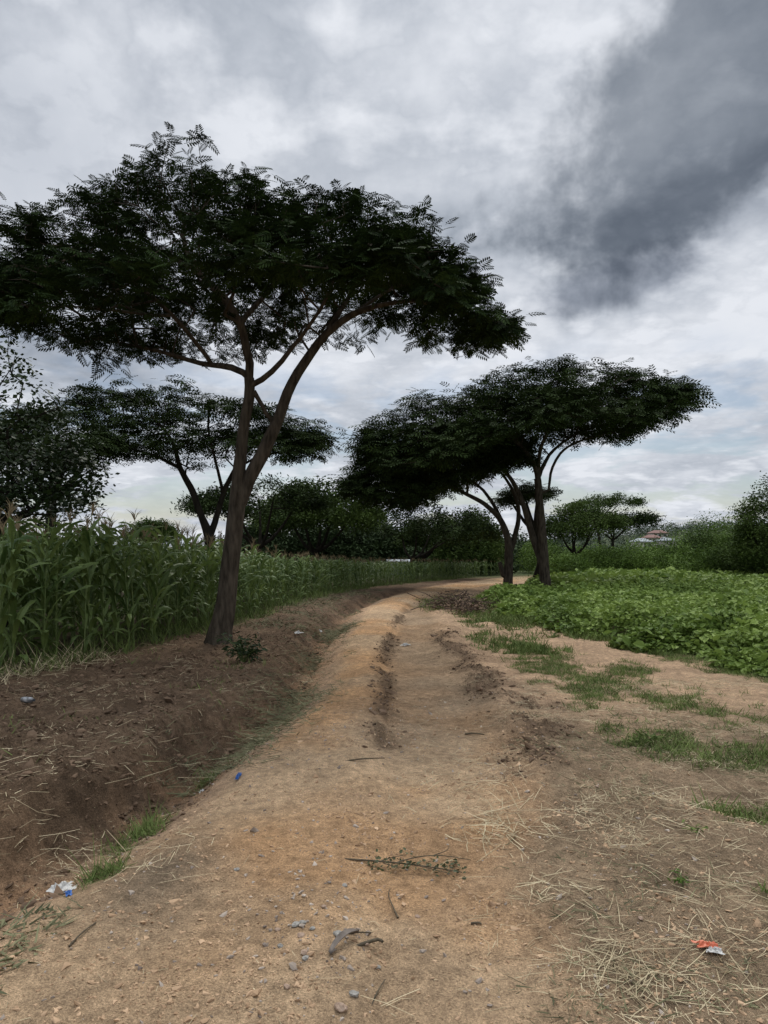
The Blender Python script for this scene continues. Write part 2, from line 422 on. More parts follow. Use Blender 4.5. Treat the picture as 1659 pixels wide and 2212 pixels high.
L1=[[(472,1408,0,.34),(474,1385,0,.26),(482,1340,0,.21),(492,1280,.02,.18),(500,1190,.05,.165),(512,1100,.08,.15),(522,1010,.08,.115),(532,930,.05,.10),(546,860,0,.10),(545,815,0,.095)],
 [(512,1100,.08,.13),(532,1040,.1,.13),(560,985,.1,.13),(590,920,.1,.12),(618,850,.1,.105),(655,785,.1,.095),(705,722,.1,.08),(760,682,.1,.065),(830,665,.0,.045),(900,664,-.1,.035),(970,690,-.2,.025),(1010,695,-.2,.015)],
 [(545,815,0,.08),(535,760,-.1,.075),(525,710,-.2,.07),(495,660,-.3,.06),(450,615,-.4,.055),(420,560,-.4,.045),(415,500,-.3,.035),(440,460,-.2,.02)],
 [(545,818,0,.06),(500,795,.1,.06),(450,783,.3,.05),(390,768,.4,.045),(310,740,.6,.038),(220,718,.8,.03),(130,700,.9,.02)],
 [(552,835,0,.06),(590,808,-.1,.055),(635,768,-.3,.045),(675,730,-.5,.035),(720,670,-.7,.028),(740,600,-.8,.02)],
 [(705,722,.1,.06),(735,660,.3,.05),(770,590,.5,.04),(800,520,.6,.03)],
 [(592,920,.1,.045),(572,895,.1,.045),(560,870,.05,.045),(548,850,0,.05)],
 [(525,710,-.2,.055),(560,640,.2,.045),(600,560,.5,.035),(610,490,.6,.025)],
 [(450,783,.3,.045),(380,700,-.3,.04),(300,640,-.8,.03),(200,600,-1.1,.02)],
 [(450,615,-.4,.045),(350,560,-.2,.035),(250,520,.2,.028),(150,510,.4,.02)],
 [(525,710,-.2,.045),(470,640,.9,.04),(380,540,1.4,.03),(360,450,1.5,.02)],
 [(760,682,.1,.045),(850,600,.5,.03),(930,560,.6,.02)],
 [(720,670,-.7,.03),(800,640,-1.2,.025),(880,610,-1.2,.018)]]
top=[(-30,570),(0,492),(80,412),(130,395),(230,388),(320,335),(385,278),(440,300),(500,338),(560,368),(620,398),(700,402),(800,405),(850,440),(930,446),(980,505),(1030,555),(1070,625),(1112,700)]
bot=[(-30,700),(0,700),(100,755),(170,765),(260,755),(360,745),(440,750),(480,725),(560,690),(620,690),(700,695),(790,705),(830,652),(900,650),(930,700),(1000,725),(1060,738),(1112,720)]
make_tree((-2.67,11.5),limbs_from(L1,ox,oy,s),(elev(top,ox,oy,s),elev(bot,ox,oy,s)),1100,14,T_near,.22,M_frond,M_bark,
 'tall umbrella tree with forked leaning trunk beside the track',2.4,5,minz=4.0,gap=-.12,gscale=1.2,low=.66,tipr=.0045,group=UG,slope=.42,limbk=.84,uneven=1.0,flat=.3,dz=.2)
s=.0181;ox,oy=1180,1275
L2=[[(1180,1280,0,.30),(1179,1262,0,.23),(1175,1200,0,.19),(1170,1120,0,.17),(1166,1060,0,.15),(1163,1030,0,.14)],
 [(1176,1225,0,.13),(1164,1185,.1,.14),(1148,1130,.2,.12),(1130,1075,.2,.10),(1100,1020,.2,.08),(1050,975,0,.06),(980,950,-.3,.04)],
 [(1163,1030,0,.10),(1150,1000,-.3,.09),(1120,965,-.6,.07),(1070,930,-.9,.05),(1000,900,-1,.035)],
 [(1166,1060,0,.08),(1186,1055,0,.055),(1190,1020,0,.055),(1215,975,.3,.05),(1260,945,.6,.04),(1330,925,.7,.03)],
 [(1163,1030,0,.10),(1180,1000,.6,.08),(1210,960,1,.06),(1280,915,1.4,.045),(1380,890,1.4,.03)],
 [(1163,1030,0,.09),(1165,970,-.4,.07),(1190,910,-1.0,.05),(1240,860,-1.4,.03)],
 [(1120,965,-.6,.06),(1090,910,.8,.05),(1020,870,1.4,.035)]]
top=[(765,930),(790,890),(850,862),(905,832),(960,832),(1030,808),(1100,785),(1180,768),(1260,770),(1330,780),(1400,792),(1460,812),(1500,836)]
bot=[(765,975),(800,1015),(850,1035),(920,1030),(980,1005),(1050,975),(1150,950),(1250,945),(1340,948),(1400,940),(1450,900),(1500,846)]
make_tree((6.32,28),limbs_from(L2,ox,oy,s),(elev(top,ox,oy,s),elev(bot,ox,oy,s)),950,14,T_leaf3,.42,M_frond2,M_bark,
 'wide flat-topped umbrella tree with twin stems at field edge',3.6,9,minz=4.2,gap=-.4,gscale=.6,low=.7,group=UG,step=.5,slope=.12,uneven=1.0,flat=.3,dz=.2)
s=.0187;ox,oy=1098,1272
L3=[[(1098,1278,0,.30),(1098,1255,0,.21),(1100,1200,0,.17),(1098,1160,0,.14),(1085,1125,0,.12),(1060,1095,0,.10),(1015,1068,-.2,.08),(950,1040,-.4,.06),(880,1030,-.5,.03)],
 [(1099,1200,0,.12),(1112,1160,.2,.11),(1122,1110,.3,.09),(1112,1060,.4,.07),(1080,1010,.6,.05),(1030,980,.6,.03)],
 [(1090,1250,0,.12),(1083,1225,-.1,.10),(1080,1212,-.1,.09)],
 [(1098,1160,0,.10),(1080,1100,.6,.08),(1040,1040,1,.06),(960,990,1.3,.04)]]
top=[(735,1028),(765,985),(790,945),(850,920),(900,905),(1000,895),(1100,910),(1150,940)]
bot=[(735,1045),(780,1080),(830,1100),(890,1100),(940,1075),(1000,1050),(1060,1030),(1150,990)]
make_tree((5.05,29.2),limbs_from(L3,ox,oy,s),(elev(top,ox,oy,s),elev(bot,ox,oy,s)),620,14,T_leaf3,.42,M_frond2,M_bark,
 'leaning umbrella tree with low spreading crown at track bend',2.8,12,minz=2.8,gap=-.4,gscale=.6,group=UG,step=.5,slope=.1,uneven=1.0,low=.8,flat=.3,dz=.2)
s=.01613;ox,oy=450,1284
L4=[[(450,1288,0,.24),(450,1220,0,.20),(450,1165,0,.18),(432,1115,0,.12),(412,1060,0,.11),(388,1010,-.1,.09),(370,950,-.2,.06),(330,900,-.3,.04)],
 [(450,1165,0,.13),(462,1125,.1,.11),(478,1065,.2,.09),(505,1010,.2,.08),(540,960,.3,.05),(600,920,.3,.03)],
 [(388,1010,-.1,.07),(340,985,-.3,.05),(280,965,-.5,.04),(220,930,-.5,.03)],
 [(478,1065,.2,.06),(470,1000,-.4,.05),(460,930,-.8,.04),(470,880,-1,.03)],
 [(505,1010,.2,.05),(560,990,-.3,.04),(630,975,-.5,.03)]]
top=[(145,850),(180,808),(220,795),(330,788),(430,828),(540,848),(620,868),(705,905)]
bot=[(145,890),(200,970),(260,1015),(340,1025),(430,1000),(560,995),(640,1012),(705,985)]
make_tree((-6.1,25),limbs_from(L4,ox,oy,s),(elev(top,ox,oy,s),elev(bot,ox,oy,s)),430,12,T_leaf3,.38,M_frond2,M_barkfar,
 'open-crowned umbrella tree standing behind the maize',2.2,21,minz=3.2,gap=-.02,gscale=1.1,group=UG,step=.4,uneven=1.5,flat=.06,dz=.12)
def auto(base,s,tr,top,bot,tips,fr,tmpl,fs,mat,label,D,seed,rad=.2,fork=None,**k):
    gy=1185+1.6/s
    fk=fork or (min(b[1] for b in bot)+max(b[1] for b in bot))/2+25
    r=np.random.default_rng(seed);Ls=[[(tr,gy+3,0,rad*1.4),(tr+r.normal(0,3),gy-.15*(gy-fk),0,rad),(tr+r.normal(0,6),(gy+fk)/2,0,rad*.85),(tr,fk,0,rad*.7)]]
    xs_=np.linspace(top[0][0],top[-1][0],7)[1:-1]
    for q,xx in enumerate(xs_):
        zt=np.interp(xx,[p[0] for p in top],[p[1] for p in top]);zb=np.interp(xx,[p[0] for p in bot],[p[1] for p in bot])
        yy=(-1)**q*D*.4
        Ls.append([(tr,fk,0,rad*.55),(tr+(xx-tr)*.35+r.normal(0,3),fk+(zb-fk)*.35-6,yy*.3,rad*.4),(tr+(xx-tr)*.8,(zt+zb)/2,yy,rad*.15)])
    return make_tree(base,limbs_from(Ls,tr,gy,s),(elev(top,tr,gy,s),elev(bot,tr,gy,s)),tips,fr,tmpl,fs,mat,M_barkfar,label,D,seed,minz=(gy-fk)*s*.9,sides=8,step=.5,alpha=.3,**k)
def wx(px,d): return (px-830)*d/1550
def at(px,d): return (wx(px,d),d),d/1550
b,s=at(5,13.5)
auto(b,s,5,[(-200,850),(-120,760),(-60,705),(0,690),(50,720),(90,770),(120,850),(180,910),(210,1000),(200,1080)],[(-200,1100),(-60,1150),(0,1150),(60,1150),(120,1130),(200,1100)],270,8,T_broad,.24,M_broad,'loose broad-leaved tree rising out of the maize',1.6,31,rad=.11,fork=1120,name='broadleaf_tree',gap=.0,gscale=1.3,low=.95,uneven=1.0,flat=.5)
b,s=at(110,22)
auto(b,s,110,[(-60,905),(20,880),(100,870),(180,885),(265,935)],[(-60,960),(20,1005),(100,1025),(180,1025),(265,965)],230,11,T_leaf3,.38,M_frond2,'dark umbrella tree behind the maize field',1.9,33,fork=1075,group=UG,gap=-.15,gscale=.8,uneven=1.0)
b,s=at(680,42)
auto(b,s,680,[(550,1100),(580,1060),(630,1030),(690,1022),(760,1038),(815,1075),(835,1110)],[(550,1135),(600,1150),(690,1145),(780,1155),(835,1125)],300,10,T_far,.5,M_frond3,'broad green umbrella tree with sunlit top',2.6,35,rad=.25,fork=1190,group=UG,gap=-.3,gscale=.5,uneven=.9)  # sunlight on this crown is put into the lighter leaf colour
b,s=at(560,36)
auto(b,s,560,[(385,1085),(430,1055),(520,1035),(600,1020),(680,1040),(720,1080)],[(385,1095),(450,1110),(520,1118),(600,1118),(720,1095)],230,9,T_far,.42,M_frond2,'dark umbrella tree behind the maize',2.3,36,rad=.2,fork=1180,group=UG,gap=-.15,gscale=.6,uneven=.9)
b,s=at(890,38)
auto(b,s,890,[(815,1130),(840,1105),(890,1088),(960,1090),(1030,1102),(1085,1140)],[(815,1155),(860,1170),(900,1165),(970,1178),(1085,1155)],190,8,T_far,.40,M_frond2,'slender spreading tree at end of the maize',2.0,37,rad=.13,fork=1205,gap=.0,gscale=.7,uneven=.9)
b,s=at(915,41)
auto(b,s,915,[(860,1150),(900,1115),(960,1105),(1000,1130)],[(860,1175),(930,1185),(1000,1165)],120,8,T_far,.40,M_frond3,'slender spreading tree at end of the maize',1.8,38,rad=.12,fork=1205)
b,s=at(1015,46)
auto(b,s,1015,[(930,1160),(960,1110),(1010,1080),(1060,1100),(1090,1160)],[(930,1215),(1000,1235),(1090,1215)],260,10,T_far,.48,M_frond3,'dense round tree beyond the bend',2.4,39,rad=.2,fork=1225,name='round_tree')
b,s=at(770,52)
auto(b,s,770,[(690,1150),(720,1115),(780,1100),(850,1125),(880,1160)],[(690,1195),(780,1205),(880,1195)],240,9,T_far,.62,M_far,'dark dense round tree beyond the maize',2.6,40,rad=.2,fork=1210,name='round_tree')
b,s=at(600,50)
auto(b,s,600,[(510,1140),(560,1100),(620,1095),(690,1115),(720,1150)],[(510,1190),(600,1205),(720,1190)],240,9,T_far,.62,M_far,'dark dense round tree beyond the maize',2.6,41,rad=.2,fork=1210,name='round_tree')
b,s=at(330,60)
auto(b,s,330,[(275,1140),(300,1122),(335,1113),(365,1122),(385,1145)],[(275,1165),(330,1175),(385,1165)],170,9,T_far,.55,M_frond3,'small rounded tree far beyond the maize',2.2,42,rad=.2,fork=1180,name='round_tree')
b,s=at(1245,44)
auto(b,s,1245,[(1170,1120),(1195,1095),(1230,1080),(1290,1085),(1345,1112)],[(1170,1150),(1230,1168),(1290,1155),(1345,1130)],190,9,T_far,.42,M_frond3,'leafy spreading tree behind the bean field',1.9,43,rad=.16,fork=1195,gap=-.1,gscale=.7,uneven=.9)
b,s=at(1325,62)
auto(b,s,1325,[(1230,1106),(1270,1090),(1330,1100),(1360,1098),(1430,1115)],[(1230,1118),(1280,1138),(1340,1143),(1380,1135),(1430,1122)],170,8,T_far,.55,M_frond2,'distant flat-topped umbrella tree',2.2,44,rad=.16,fork=1165,group=UG)
b,s=at(1290,56)
auto(b,s,1290,[(1230,1086),(1290,1064),(1340,1062),(1390,1078)],[(1230,1094),(1300,1096),(1390,1086)],100,8,T_far,.40,M_frond3,'distant flat-topped umbrella tree',1.8,46,rad=.14,fork=1135,group=UG)
b,s=at(1690,34)
auto(b,s,1690,[(1592,1160),(1600,1080),(1620,1045),(1655,1005),(1720,985),(1800,1040)],[(1592,1225),(1640,1240),(1720,1240),(1800,1220)],400,10,T_far,.36,M_frond3,'leafy tree at the edge of the bean field',2.0,45,rad=.18,fork=1215,name='round_tree',low=.9,gap=-.2,gscale=.8)
b,s=at(1160,32)
auto(b,s,1157,[(1060,1075),(1090,1040),(1150,1030),(1200,1050)],[(1060,1085),(1110,1080),(1200,1065)],70,9,T_leaf3,.42,M_frond2,'smaller umbrella tree among others at bend',1.5,48,rad=.18,fork=1150,group=UG)
def shrub(px,d,w,topz,seed,mat=M_shrub,label='rounded green shrub behind the bean field',name='shrub',n=900,fs=.33,tm=T_far):
    r=np.random.default_rng(seed);x0=wx(px,d);z0=h1(x0,d)
    root=bpy.data.objects.new(name,None);root.location=(x0,d,z0);COL.objects.link(root)
    tag(root,label,'bush',group='shrubs along the field edge')
    P=r.normal(0,1,(n,3));P/=np.linalg.norm(P,axis=1,keepdims=True);P[:,2]=np.abs(P[:,2])
    f=.45+.85*vn(P[:,0]*3+seed,P[:,1]*3+P[:,2]*3,seed)
    P=P*(r.random(n)**.25*f)[:,None]*np.array([w/2,w/2.4,topz]);P[:,2]+=.1
    az=r.uniform(0,6.28,n);M=basis(np.stack([np.cos(az),np.sin(az),r.normal(.2,.4,n)],1),r.normal(0,.6,n))
    V,F=scatter(tm[0],tm[1],P,M,fs*r.uniform(.6,1.3,n));mkobj('foliage',V,F,[mat],parent=root)
    st=[]
    for q in range(6):
        a=r.uniform(0,6.28);e=np.array([math.cos(a)*w*.3,math.sin(a)*w*.25,topz*.6])
        st.append(tube([(0,0,-.1),e*[.4,.4,.5],e],[.05,.035,.015],5))
    V,F=merge(st);mkobj('stem',V,F,[M_barkfar],parent=root)
for px,d,w,h,sd in [(1230,41,4,1.3,1),(1320,43,4.5,1.5,2),(1390,42,4,1.6,3),(1440,43,4,2.1,14),(1485,44,4.5,2.8,4),(1530,45,4.5,3.4,15),(1570,45,5,3.8,5),(1640,43,5,4.0,6),(1530,38,3.5,1.8,7),(1600,37,3.5,2.1,8),(1720,40,5,3,9),(1180,48,4,2.2,10),(1400,50,4,2.0,11),(1600,52,6,3.7,12),(1290,52,5,1.9,13)]:
    shrub(px,d,w,h,50+sd,n=1500 if w>4 else 1000,mat=M_shrub if sd%4 else M_frond3)
def mass(name,label,pts,mat,seed,fs,cat):
    r=np.random.default_rng(seed);PP=[];SS=[]
    for x,y,w,h,n in pts:
        P=r.normal(0,1,(n,3));P/=np.linalg.norm(P,axis=1,keepdims=True);P[:,2]=np.abs(P[:,2])
        P*=(r.random(n)**.3)[:,None]*np.array([w/2,w/2,h]);PP.append(P+np.array([x,y,h1(x,y)]));SS.append(fs*r.uniform(.6,1.3,n))
    P=np.concatenate(PP);S=np.concatenate(SS);n=len(P);az=r.uniform(0,6.28,n)
    M=basis(np.stack([np.cos(az),np.sin(az),r.normal(.2,.4,n)],1),r.normal(0,.6,n))
    V,F=scatter(T_far[0],T_far[1],P,M,S);o=mkobj(name,V,F,[mat]);tag(o,label,cat,kind='stuff');return o
r=np.random.default_rng(99);pts=[]
for px in np.arange(480,1200,26):
    d=r.uniform(62,78);pts.append((wx(px,d),d,r.uniform(4,7),r.uniform(2.0,3.8),320))
for px in np.arange(560,1190,30):
    d=r.uniform(47,56)
    if abs(px-866)<45: d=57
    pts.append((wx(px,d),d,r.uniform(3,5),r.uniform(1.0,2.0),260))
mass('woodland','dense dark woodland beyond the fields',pts,M_far,3,.7,'woods')
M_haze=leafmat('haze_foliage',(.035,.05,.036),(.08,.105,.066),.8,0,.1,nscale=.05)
pts=[]
for px in np.arange(-700,2500,20):
    d=r.uniform(120,170)
    pts.append((wx(px,d),d,r.uniform(7,13),r.uniform(1.0,2.6)+(1.0 if px>1600 or px<300 else 0),100))
mass('far_woodland','hazy line of distant trees',pts,M_haze,4,1.4,'woods')
hx=np.linspace(40,260,60);hy=np.linspace(200,420,50);HX,HY=np.meshgrid(hx,hy)
def hillz(x,y): return -1.8+11.5*np.exp(-((x-140)/75)**2-((y-310)/70)**2)+1.2*(fbm(x*.05,y*.05,3,6)-.5)
VV=np.stack([HX.ravel(),HY.ravel(),hillz(HX.ravel(),HY.ravel())],1)
ii=np.arange(49)[:,None]*60;jj=np.arange(59)[None]
FF=np.stack([ii+jj,ii+jj+1,ii+61+jj,ii+60+jj],2).reshape(-1,4)
o=mkobj('hill',VV,[FF],[plainmat('hill_grass',(.05,.075,.03),(.10,.12,.05),.2,.9,0)],smooth=True);tag(o,'low green wooded hill','hill',kind='structure')
P=[];n=2000
while len(P)<n:
    x=r.uniform(60,250);y=r.uniform(200,400)
    P.append((x,y,float(hillz(np.array([x]),np.array([y]))[0])+r.uniform(.3,2.8)))
P=np.array(P);P=np.repeat(P,7,0)+r.normal(0,1.2,(n*7,3))*[1,1,.55];N_=len(P);az=r.uniform(0,6.28,N_)
V,F=scatter(T_far[0],T_far[1],P,basis(np.stack([np.cos(az),np.sin(az),r.normal(.2,.4,N_)],1)),r.uniform(1.2,2.4,N_))
o=mkobj('hill_woodland',V,F,[M_haze]);tag(o,'scattered distant trees covering the hillside','woods',kind='stuff')
# ------------------------------------------------------------------ houses
M_wall=plainmat('plaster',(.38,.36,.32),(.48,.45,.41),3,.9,.1);M_red=plainmat('red_roof',(.17,.09,.075),(.23,.13,.11),2,.8,.1)
M_tin=plainmat('tin_roof',(.26,.29,.31),(.36,.38,.40),3,.6,.1);M_dark=plainmat('dark_glass',(.03,.035,.04),(.05,.05,.055),4,.3,0)
M_white=plainmat('white_sheet',(.5,.52,.55),(.62,.64,.66),2,.5,.1)
def box(c,s):
    c=np.array(c);s=np.array(s)/2
    V=np.array([[x,y,z] for x in(-1,1) for y in(-1,1) for z in(-1,1)])*s+c
    return V,[np.array([[0,1,3,2],[4,6,7,5],[0,4,5,1],[2,3,7,6],[0,2,6,4],[1,5,7,3]])]
def house(x,y,z,w,dp,h,rot,roof,label,rh=1.5):
    root=bpy.data.objects.new('house',None);root.location=(x,y,z);root.rotation_euler=(0,0,rot);COL.objects.link(root)
    tag(root,label,'house',group='houses on the hillside')
    V,F=box((0,0,h/2-2),(w,dp,h+4));mkobj('wall',V,F,[M_wall],parent=root)
    e=.3;a,b=w/2+e,dp/2+e
    V=np.array([[-a,-b,h],[a,-b,h],[a,b,h],[-a,b,h],[-a*.45,0,h+rh],[a*.45,0,h+rh],[-a,-b,h-.15],[a,-b,h-.15],[a,b,h-.15],[-a,b,h-.15]])
    mkobj('roof',V,[np.array([[0,1,5,4],[2,3,4,5],[6,7,1,0],[7,8,2,1],[8,9,3,2],[9,6,0,3],[9,8,7,6]]),np.array([[1,2,5],[3,0,4]])],[roof],parent=root)
    for q in (-.3,.3):
        V,F=box((q*w,-dp/2-.02,h*.58),(w*.14,.06,h*.35));mkobj('window',V,F,[M_dark],parent=root)
    V,F=box((0,-dp/2-.02,h*.38),(.8,.06,h*.76));mkobj('door',V,F,[M_dark],parent=root)
for px,py,d,w,rf,lb in [(1422,1150,230,5,M_red,'pale house with hipped red roof among trees'),(1440,1166,200,3.6,M_tin,'small house with pale metal roof among trees'),(1386,1168,200,3.8,M_tin,'low house with pale metal roof among trees'),(1408,1160,215,3.8,M_red,'low house with faded red roof among trees')]:
    z=1.6+(1185-py)*d/1550
    house(wx(px,d),d,z-2.0,w,4.5,1.8,r.uniform(-.3,.3),rf,lb,.9)
root=bpy.data.objects.new('shed',None);root.location=(wx(862,44.5),44.5,h1(wx(864,44.5),44.5)-.1);COL.objects.link(root);tag(root,'small white metal shed beyond the maize','shed')
V,F=box((0,0,.45),(1.3,1.3,.9));mkobj('wall',V,F,[M_white],parent=root)
V=np.array([[-.76,-.75,.9],[.76,-.75,.9],[.76,.75,1.0],[-.76,.75,1.0],[-.76,-.75,.94],[.76,-.75,.94],[.76,.75,1.04],[-.76,.75,1.04]])
mkobj('roof',V,[np.array([[3,2,1,0],[4,5,6,7],[0,1,5,4],[1,2,6,5],[2,3,7,6],[3,0,4,7]])],[M_tin],parent=root)
V,F=box((.2,-.67,.35),(.4,.04,.7));mkobj('door',V,F,[plainmat('blue_door',(.1,.16,.3),(.13,.2,.34),4,.5,0)],parent=root)
# ------------------------------------------------------------------ maize
def maize(seed,segs=7,leaves=13,ntas=9):
    r=np.random.default_rng(seed);hgt=r.uniform(1.8,1.98)
    lean=r.normal(0,.05,2)
    def stalk(z): return np.array([lean[0]*z*z*.5,lean[1]*z*z*.5,z])
    zs=np.linspace(0,hgt,7);sv,sf=tube([stalk(z) for z in zs],np.linspace(.014,.006,7),5)
    parts=[(sv,sf,2)]
    a0=r.uniform(0,6.28)
    for k in range(leaves):
        z0=.12+(hgt-.3)*(k/leaves)**.95;a=a0+k*math.pi+r.normal(0,.45)
        L_=r.uniform(.55,.9)*(1-.35*abs(k/leaves-.45)*1.6);w=r.uniform(.038,.054)
        e=math.radians(r.uniform(58,78));de=math.radians(r.uniform(70,155))
        if k<3: de=math.radians(r.uniform(110,165))
        p=stalk(z0).copy();tw=r.normal(0,.7);vs=[]
        for q in range(segs+1):
            t=q/segs;el=e-de*t**1.6
            d=np.array([math.cos(a)*math.cos(el),math.sin(a)*math.cos(el),math.sin(el)])
            sd=np.array([-math.sin(a),math.cos(a),0]);up=np.cross(d,sd)
            an=tw*t;s2=sd*math.cos(an)+up*math.sin(an);u2=up*math.cos(an)-sd*math.sin(an)
            ww=w*(.45+1.6*t)*(1-t)**.6 if t<1 else .001
            ww=min(ww,w)
            wavy=.012*math.sin(t*16+k)
            vs+=[p+s2*ww-u2*(.35*ww+wavy),p,p-s2*ww-u2*(.35*ww-wavy)]
            p=p+d*L_/segs
        f=[]
        for q in range(segs):
            b=q*3;f+=[[b,b+1,b+4,b+3],[b+1,b+2,b+5,b+4]]
        parts.append((np.array(vs),[np.array(f)],0))
    tpz=stalk(hgt)
    for k in range(ntas):
        a=r.uniform(0,6.28);sp=r.uniform(.05,.55) if k else 0;L_=r.uniform(.15,.28)
        d=np.array([math.cos(a)*sp,math.sin(a)*sp,1]);d/=np.linalg.norm(d)
        sd=np.cross(d,[math.sin(a),-math.cos(a),.2]);sd/=np.linalg.norm(sd)
        e1=tpz+d*L_*.6;e2=tpz+d*L_+np.array([math.cos(a),math.sin(a),-.5])*.04
        wd=.0045
        parts.append((np.array([tpz-sd*wd,tpz+sd*wd,e1+sd*wd*1.3,e1-sd*wd*1.3,e2+sd*.0015,e2-sd*.0015]),[np.array([[0,1,2,3],[3,2,4,5]])],1))
    o=0;Vs=[];Fs=[];Mi=[]
    for v,f,m in parts:
        Vs.append(v);Fs.append(f[0]+o);Mi+= [m]*len(f[0]);o+=len(v)
    return np.concatenate(Vs),np.concatenate(Fs),np.array(Mi)
MZ=[maize(200+k,ntas=(9 if k%4 else 0)) for k in range(8)];mats=[M_corn,M_tass,M_stalk]
MM=[mkobj('maize_plant',v,[f],mats,m,link=False).data for v,f,m in MZ]
MZL=[maize(300+k,4,10) for k in range(5)]
pl=[]
rr_=np.random.default_rng(4)
for yv in np.arange(6.5,44,.25):
    ce=float(cornE(yv))
    k=0;x=ce-.1
    lim=max(-.62*yv-1.5,ce-(9 if yv<14 else 7))
    while x>lim:
        if rr_.random()<(.95 if k<4 else .6):
            px,py=x+rr_.normal(0,.09),yv+rr_.normal(0,.08)
            if (px+2.67)**2+(py-11.5)**2>.35: pl.append((px,py,k))
        x-=.5 if k<4 else .8;k+=1
pl=np.array(pl)
def csc(d): return np.interp(d,[0,11,13.4,20,31,40],[.98,.98,.92,.70,.58,.48])
imp=pl[:,1]+pl[:,2]*2.2
vis=pl[:,0]>-.56*pl[:,1]-.3
imp=imp+np.where(vis,0,100)
order=np.argsort(imp);ind=order[:300];rest=order[300:]
for q in ind:
    x,y,_=pl[q];o=bpy.data.objects.new('maize_plant',MM[rr_.integers(8)]);COL.objects.link(o)
    o.location=(x,y,h1(x,y)-.02);o.rotation_euler=(rr_.normal(0,.03),rr_.normal(0,.03),rr_.uniform(0,6.28));sc_=csc(y)*rr_.uniform(.9,1.06);o.scale=(sc_,sc_,sc_)
    tag(o,'green maize plant with arching leaves and tassel','maize plant','maize plants in the field')
V=[];F=[];Mi=[];off=0
for q in rest:
    x,y,_=pl[q];v,f,m=MZL[rr_.integers(5)];a=rr_.uniform(0,6.28);c,s_=math.cos(a),math.sin(a);k=csc(y)*rr_.uniform(.9,1.08)
    R_=np.array([[c,-s_,0],[s_,c,0],[0,0,1]])
    V.append(v@R_.T*k+[x,y,h1(x,y)-.02]);F.append(f+off);Mi.append(m);off+=len(v)
o=mkobj('maize_crop',np.concatenate(V),[np.concatenate(F)],mats,np.concatenate(Mi));tag(o,'dense green maize crop with brown tassels','crop',kind='stuff')
# ------------------------------------------------------------------ bean field
LT=np.array([[0,0,0],[.3,.32,.05],[.7,.25,.02],[1,0,-.12],[.7,-.25,.02],[.3,-.32,.05]]);LF=[np.array([[0,1,2,3],[0,3,4,5]])]
Q=np.array([[0,0,0],[.5,.36,.04],[1,0,-.1],[.5,-.36,.04]]);QF=[np.array([[0,1,2,3]])]
def bean(y0,y1,n,sz,T,F,seed,hh):
    r=np.random.default_rng(seed);y=r.uniform(y0,y1,n*3)
    xm=.62*y+2;x=2.5+r.random(n*3)*(xm-2.5)
    ed=x-beanE(y)+(fbm(x*1.2,y*1.2,3,61)-.5)*1.3
    lump=fbm(x*1.7,y*1.7,3,63)
    tk=np.minimum((x-6.0)**2+(y-27)**2*.4,9)/9
    ok=(ed>0)&(r.random(len(x))<.35+1.2*lump);x,y,ed,lump,tk=x[ok][:n],y[ok][:n],ed[ok][:n],lump[ok][:n],tk[ok][:n];m=len(x)
    ht=hh*(.15+1.6*lump)*sst(-.1,.6,ed)*(.35+.65*tk)+.05
    z=Hs(x,y)+ht*r.random(m)**.45
    az=r.uniform(0,6.28,m);M=basis(np.stack([np.cos(az),np.sin(az),r.normal(-.1,.5,m)],1),r.normal(0,.6,m))
    return scatter(T,F,np.stack([x,y,z],1),M,sz*np.exp(r.normal(0,.35,m)))
V,F=merge([bean(6.5,12,22000,.08,LT,LF,1,.42),bean(11,18,36000,.085,LT,LF,2,.42),bean(17,28,42000,.105,Q,QF,3,.38),bean(27,46,46000,.17,Q,QF,4,.36)])
o=mkobj('bean_crop',V,F,[M_bean]);tag(o,'low leafy green bean crop','crop',kind='stuff')
# ------------------------------------------------------------------ grass, straw, clods
BT=np.array([[0,-.5,0],[0,.5,0],[.55,.35,0],[.55,-.35,0],[1,0,0]]);BF=[np.array([[0,1,2,3]]),np.array([[3,2,4]])]
ST=np.array([[0,-.5,0],[0,.5,0],[.5,.45,.06],[.5,-.45,.06],[1,.3,0],[1,-.3,0]]);SF=[np.array([[0,1,2,3],[3,2,4,5]])]
def blades(x,y,L_,w,up,seed,lift=0.,T=BT,F=BF,roll=1.2):
    r=np.random.default_rng(seed);n=len(x);az=r.uniform(0,6.28,n)
    d=np.stack([np.cos(az),np.sin(az),up(r,n)],1);M=basis(d,r.uniform(-roll,roll,n))
    S=np.stack([L_*np.exp(r.normal(-.15,.45,n)),w*r.uniform(.6,1.4,n),L_*r.normal(0,1,n)],1)
    pos=np.stack([x,y,Hs(x,y)-.002+lift*r.random(n)],1);return scatter(T,F,pos,M,S)
r=np.random.default_rng(71)
def samp(n,x0,x1,y0,y1,fn,pw=1):
    x=r.uniform(x0,x1,n);y=y0+(y1-y0)*r.random(n)**pw
    ok=r.random(n)<fn(x,y);return x[ok],y[ok]
x,y=samp(170000,1.2,6,3.4,12,lambda x,y:sst(.2,.9,grassD(x,y))*(x<beanE(y)+.3),1.3)
p1=blades(x,y,.055,.006,lambda r,n:r.uniform(.2,2.0,n),1)
x,y=samp(60000,1,5,11,27,lambda x,y:sst(.2,.8,grassD(x,y))*(x<beanE(y)+.3),1.2);p2=blades(x,y,.10,.014,lambda r,n:r.uniform(.3,2.2,n),2)
x,y=samp(16000,-1.9,-1.1,3,6.2,lambda x,y:sst(.3,.9,grassD(x,y)));p3=blades(x,y,.10,.004,lambda r,n:r.uniform(.2,2.0,n),3)
x,y=samp(110000,-7,6,7,40,lambda x,y:sst(.2,.9,grassD(x,y))*(np.abs(x-cornE(y))<.8),1.3);p4=blades(x,y,.20,.012,lambda r,n:r.uniform(.5,3.0,n),4)
